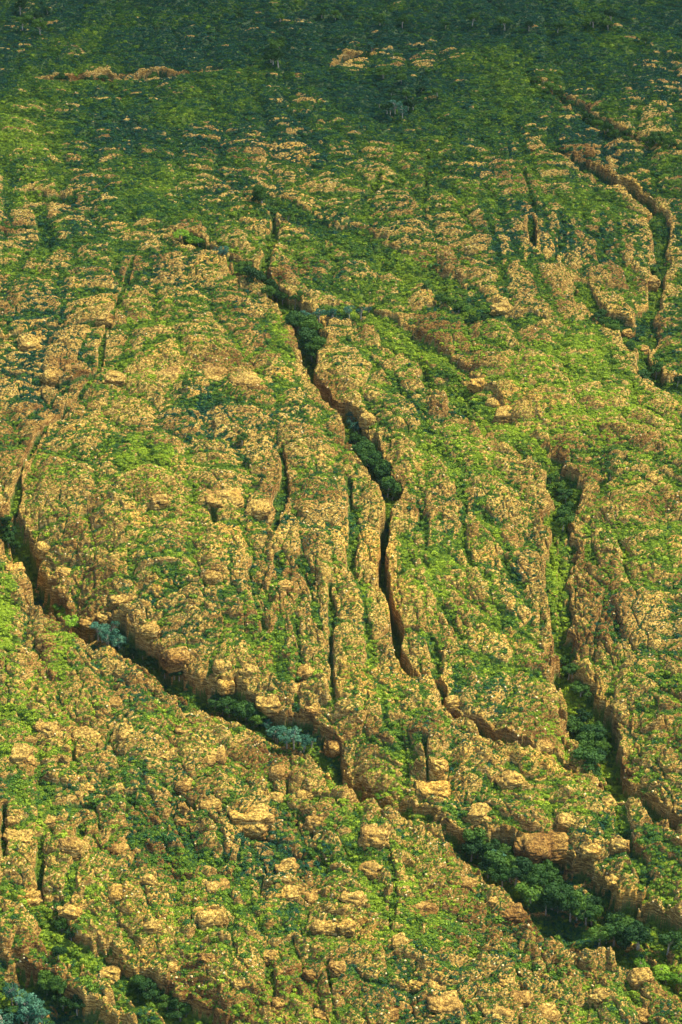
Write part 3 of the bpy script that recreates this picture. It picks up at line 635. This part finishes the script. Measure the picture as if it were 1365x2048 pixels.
# small growth and stones ---------------------------------------------
rn = np.random.RandomState(11)
TUFTS = []
for s in range(4):
    bl = [(0, 0, .28, .8)] + [(rn.uniform(-.5, .5), rn.uniform(-.5, .5), rn.uniform(.15, .5), rn.uniform(.35, .55)) for _ in range(4)]
    v, f = leaf_cloud(rn, bl, 46, .20, .62, .75)
    TUFTS.append(mesh_np('low_shrub', v, f, 4, False, [MAT_TUFT]))
STONES = [rock_mesh('pale_stone', s, MAT_PALE, False) for s in (11, 12)]
# candidates: random places, kept where the ground is green
N = 1700000
ri = rn.randint(45, NR - 75, N); ci = rn.randint(70, NC - 70, N)
vals = veg[ri, ci]; keep = rn.rand(N) < np.clip(vals * 1.1 - .12, 0, 1) * .42
keep &= slope[ri, ci] < 2.6
spr = rn.rand(N) < .24; spr &= ~keep & (slope[ri, ci] < 2.2); keep |= spr
ri, ci, spr = ri[keep], ci[keep], spr[keep]
jx = rn.uniform(-.5, .5, len(ri)); jy = rn.uniform(-.5, .5, len(ri))
px_ = X[ri, ci] + jx * .3; py_ = Y[ri, ci] + jy * .6
pz_ = sample(Z, px_, py_)
tint = np.clip(hue[ri, ci] + rn.normal(size=len(ri)) * .19 - .20 * spr, 0, 1)
dist = py_ / 900
big = rn.rand(len(ri))
size = (.38 + .45 * rn.rand(len(ri)) + .75 * (big > .93) * rn.rand(len(ri))) * (.8 + .28 * dist) * (.7 + .5 * veg[ri, ci]) * np.where(spr, .72, 1)
print('tufts', len(ri))
uu, vq, mp = to_px(px_, py_, pz_)
infr = (uu > 4) & (uu < 1361) & (vq > 4) & (vq < 2040)
score = np.where(infr, size / mp, 0)
order = np.argsort(-score); top = order[:290]; rest = order[290:]
ANCH = [(120,1700,'on the knobbly slope at bottom left'),(360,1700,'on the slope left of bottom centre'),(600,1700,'on the slope below the centre gorge'),(850,1700,'beside the dark tree gorge'),(1150,1600,'above the dark tree gorge'),
 (120,1950,'near the bottom left corner'),(380,1950,'at the bottom left of centre'),(640,1950,'at the bottom centre'),(900,1950,'at the bottom right of centre'),(1250,2000,'in the bottom right corner'),
 (150,1450,'below the left gorge'),(400,1500,'below the middle of the left gorge'),(640,1400,'between the left gorge and centre'),(900,1400,'right of the central crack'),(1270,1400,'right of the right hand slot'),
 (200,1150,'by the brown left cliff'),(500,1150,'on the ribs in the middle'),(900,1150,'between the two long slots'),(1300,1150,'on the bare slab at right'),
 (150,850,'by the thin crack at left'),(450,850,'on the green ledges left of the chasm'),(850,850,'right of the central chasm'),(1250,850,'on the bright slope at right'),
 (200,500,'on the upper left slope'),(600,450,'above the central chasm'),(1000,450,'on the upper right dome'),(1300,300,'near the upper right gorge'),(500,150,'far off near the top')]
by = {}
for q in top:
    o = link('low_shrub', rng.choice(TUFTS), None, (px_[q], py_[q], pz_[q] - .08))
    s = float(size[q]) * 1.05; o.scale = (s * rng.uniform(.85, 1.2), s * rng.uniform(.85, 1.2), s * rng.uniform(.8, 1.1)); o.rotation_euler = (0, 0, rng.random() * 6.28); o['tint'] = float(tint[q])
    a = min(ANCH, key=lambda a: (a[0] - uu[q]) ** 2 + (a[1] - vq[q]) ** 2)[2]
    tone = 'dark green' if tint[q] < .33 else ('mid green' if tint[q] < .62 else 'bright green')
    by.setdefault((a, tone), []).append(o)
for (a, tone), g in by.items(): finish(g, f'{tone} domed shrub {a}, #', 'the only one there', 'shrub', 'low shrubs ' + a)
def scatter(name, pts, sizes, tints, sources, sink, flatk, label, cat):
    """one object: points that carry small plants, each an instance of one of the visible source meshes"""
    me = bpy.data.meshes.new(name); me.vertices.add(len(pts)); me.vertices.foreach_set('co', np.ascontiguousarray(pts, F).ravel())
    for k, a in (('size', sizes), ('tint', tints), ('turn', rn.rand(len(pts)) * 6.283)):
        at = me.attributes.new(k, 'FLOAT', 'POINT'); at.data.foreach_set('value', np.ascontiguousarray(a, F))
    o = link(name, me, kind='stuff'); o['label'] = label; o['category'] = cat
    ng = bpy.data.node_groups.new(name, 'GeometryNodeTree')
    ng.interface.new_socket('Geometry', in_out='INPUT', socket_type='NodeSocketGeometry'); ng.interface.new_socket('Geometry', in_out='OUTPUT', socket_type='NodeSocketGeometry')
    N_ = ng.nodes.new; Lk = ng.links.new; gi = N_('NodeGroupInput'); go = N_('NodeGroupOutput')
    jn = N_('GeometryNodeGeometryToInstance')
    for so_ in sources:
        oi = N_('GeometryNodeObjectInfo'); oi.inputs['Object'].default_value = so_; oi.inputs['As Instance'].default_value = False
        jn_in = oi.outputs['Geometry']; Lk(jn_in, jn.inputs[0])
    # separate instances in one list
    ng.nodes.remove(jn); jg = N_('GeometryNodeJoinGeometry')
    for nd in [n for n in ng.nodes if n.bl_idname == 'GeometryNodeObjectInfo']:
        g2 = N_('GeometryNodeGeometryToInstance'); Lk(nd.outputs['Geometry'], g2.inputs[0]); Lk(g2.outputs[0], jg.inputs[0])
    ip = N_('GeometryNodeInstanceOnPoints'); Lk(gi.outputs[0], ip.inputs['Points']); Lk(jg.outputs[0], ip.inputs['Instance']); ip.inputs['Pick Instance'].default_value = True
    ri_ = N_('FunctionNodeRandomValue'); ri_.data_type = 'INT'; ri_.inputs[4].default_value = 0; ri_.inputs[5].default_value = len(sources) - 1; Lk(ri_.outputs[2], ip.inputs['Instance Index'])
    a1 = N_('GeometryNodeInputNamedAttribute'); a1.data_type = 'FLOAT'; a1.inputs[0].default_value = 'size'
    a2 = N_('GeometryNodeInputNamedAttribute'); a2.data_type = 'FLOAT'; a2.inputs[0].default_value = 'turn'
    cx = N_('ShaderNodeCombineXYZ'); mu = N_('ShaderNodeMath'); mu.operation = 'MULTIPLY'; mu.inputs[1].default_value = flatk
    Lk(a1.outputs[0], cx.inputs[0]); Lk(a1.outputs[0], cx.inputs[1]); Lk(a1.outputs[0], mu.inputs[0]); Lk(mu.outputs[0], cx.inputs[2])
    cr = N_('ShaderNodeCombineXYZ'); Lk(a2.outputs[0], cr.inputs[2])
    Lk(cx.outputs[0], ip.inputs['Scale']); Lk(cr.outputs[0], ip.inputs['Rotation']); Lk(ip.outputs[0], go.inputs[0])
    md = o.modifiers.new('growth', 'NODES'); md.node_group = ng
    return o
# source plants are real shrubs of the scene at their own places
src = []
for me_ in TUFTS:
    for o in COL.objects:
        if o.data is me_: src.append(o); break
P_ = np.stack([px_[rest], py_[rest], pz_[rest] - .06], -1)
scatter('spinifex_ground_cover', P_, size[rest], tint[rest], src, 0, .85, 'hummocks of spinifex grass and low green scrub covering the rocky slopes', 'ground cover')
# pale stones
N2 = 60000
ri = rn.randint(45, NR - 75, N2); ci = rn.randint(70, NC - 70, N2)
k = (rn.rand(N2) < (1.15 - veg[ri, ci]) * .5 * (.35 + np.clip(perlin(X[ri, ci] / 12, Y[ri, ci] / 12 + 50), 0, 1))) & (Y[ri, ci] < 1350)
ri, ci = ri[k], ci[k]; sx = X[ri, ci]; sy = Y[ri, ci]; sz = Z[ri, ci]
ssz = (.13 + .27 * rn.rand(len(ri)) ** 3) * (.8 + .3 * sy / 900)
uu, vq, mp = to_px(sx, sy, sz); infr = (uu > 4) & (uu < 1361) & (vq > 4) & (vq < 2040)
order = np.argsort(-np.where(infr, ssz / mp, 0)); by = {}; srcs = {}
for q in order[:140]:
    me_ = rng.choice(STONES); o = link('loose_stone', me_, None, (sx[q], sy[q], sz[q] + .05)); s = float(ssz[q])
    o.scale = (s * 1.3, s, s * .75); o.rotation_euler = (rng.uniform(-.3, .3), rng.uniform(-.3, .3), rng.random() * 6.28); srcs.setdefault(me_.name, o)
    a = min(ANCH, key=lambda a: (a[0] - uu[q]) ** 2 + (a[1] - vq[q]) ** 2)[2]; by.setdefault(a, []).append(o)
for a, g in by.items(): finish(g, f'pale cream loose stone {a}, #', 'the only one there', 'stone', 'pale stones ' + a)
q = order[140:]
scatter('loose_rubble', np.stack([sx[q], sy[q], sz[q] + .03], -1), ssz[q], np.zeros(len(q)), list(srcs.values()), 0, .8, 'pale cream stones and chips strewn over the sandstone', 'rubble')
print('stones', len(ri), time.time() - T0)

# ------------------------------------------------------------------ unseen broken clouds, added to shade the far country
def shade_cloud(name, gx, gy, rx, ry, h, seed):
    v, f = IV3.copy(), IF3; o = seed * 3.1
    r = 1 + .28 * perlin(v[:, 0] * 1.6 + o, v[:, 1] * 1.6 + v[:, 2]) + .13 * perlin(v[:, 0] * 4 + o, v[:, 1] * 4 + v[:, 2] * 3)
    p = v * r[:, None]; p[:, 2] = np.where(p[:, 2] < 0, p[:, 2] * .25, p[:, 2]); p = p * np.array([rx, ry, .35 * rx])
    t = h / SUNV[2]
    ob = link(name, mesh_np(name, p, f.reshape(-1), 3, True, [MAT_SHADE_CLOUD]), None, (gx + SUNV[0] * t, gy + SUNV[1] * t, h + 60), 'structure')
    return ob
for k in range(90):                     # a broken sheet of small high clouds, out of view, denser further off to deepen the shade
    gy = 1120 + 1900 * rng.random() ** .9; gx = rng.uniform(-.34, .34) * gy
    if rng.random() > min(.6, .12 + (gy - 1120) / 550): continue
    shade_cloud('shade_cloud', gx, gy, rng.uniform(90, 190), rng.uniform(80, 160), 6000, k)
import bmesh
bm = bmesh.new(); bmesh.ops.create_cube(bm, size=1); hm = bpy.data.meshes.new('haze'); bm.to_mesh(hm); bm.free()
hz = link('haze', hm, None, (0, 13000, 260), 'stuff'); hz.scale = (60000, 29000, 640)
hz['label'] = 'thin bluish haze over the far hillside'; hz['category'] = 'haze'
m = bpy.data.materials.new('haze'); m.use_nodes = True; m.node_tree.nodes.clear()
vo = m.node_tree.nodes.new('ShaderNodeVolumePrincipled'); vo.inputs['Color'].default_value = (.55, .85, .9, 1); vo.inputs['Density'].default_value = .000007
mo = m.node_tree.nodes.new('ShaderNodeOutputMaterial'); m.node_tree.links.new(vo.outputs[0], mo.inputs['Volume']); hm.materials.append(m)
print('z range', float(Z.min()), float(Z.max()), X.min(), X.max(), Y.max())
for o in COL.objects:
    if len(str(o.get('label','')).split()) > 16: print('LONG', o.name, o['label'])
print('done', time.time() - T0)
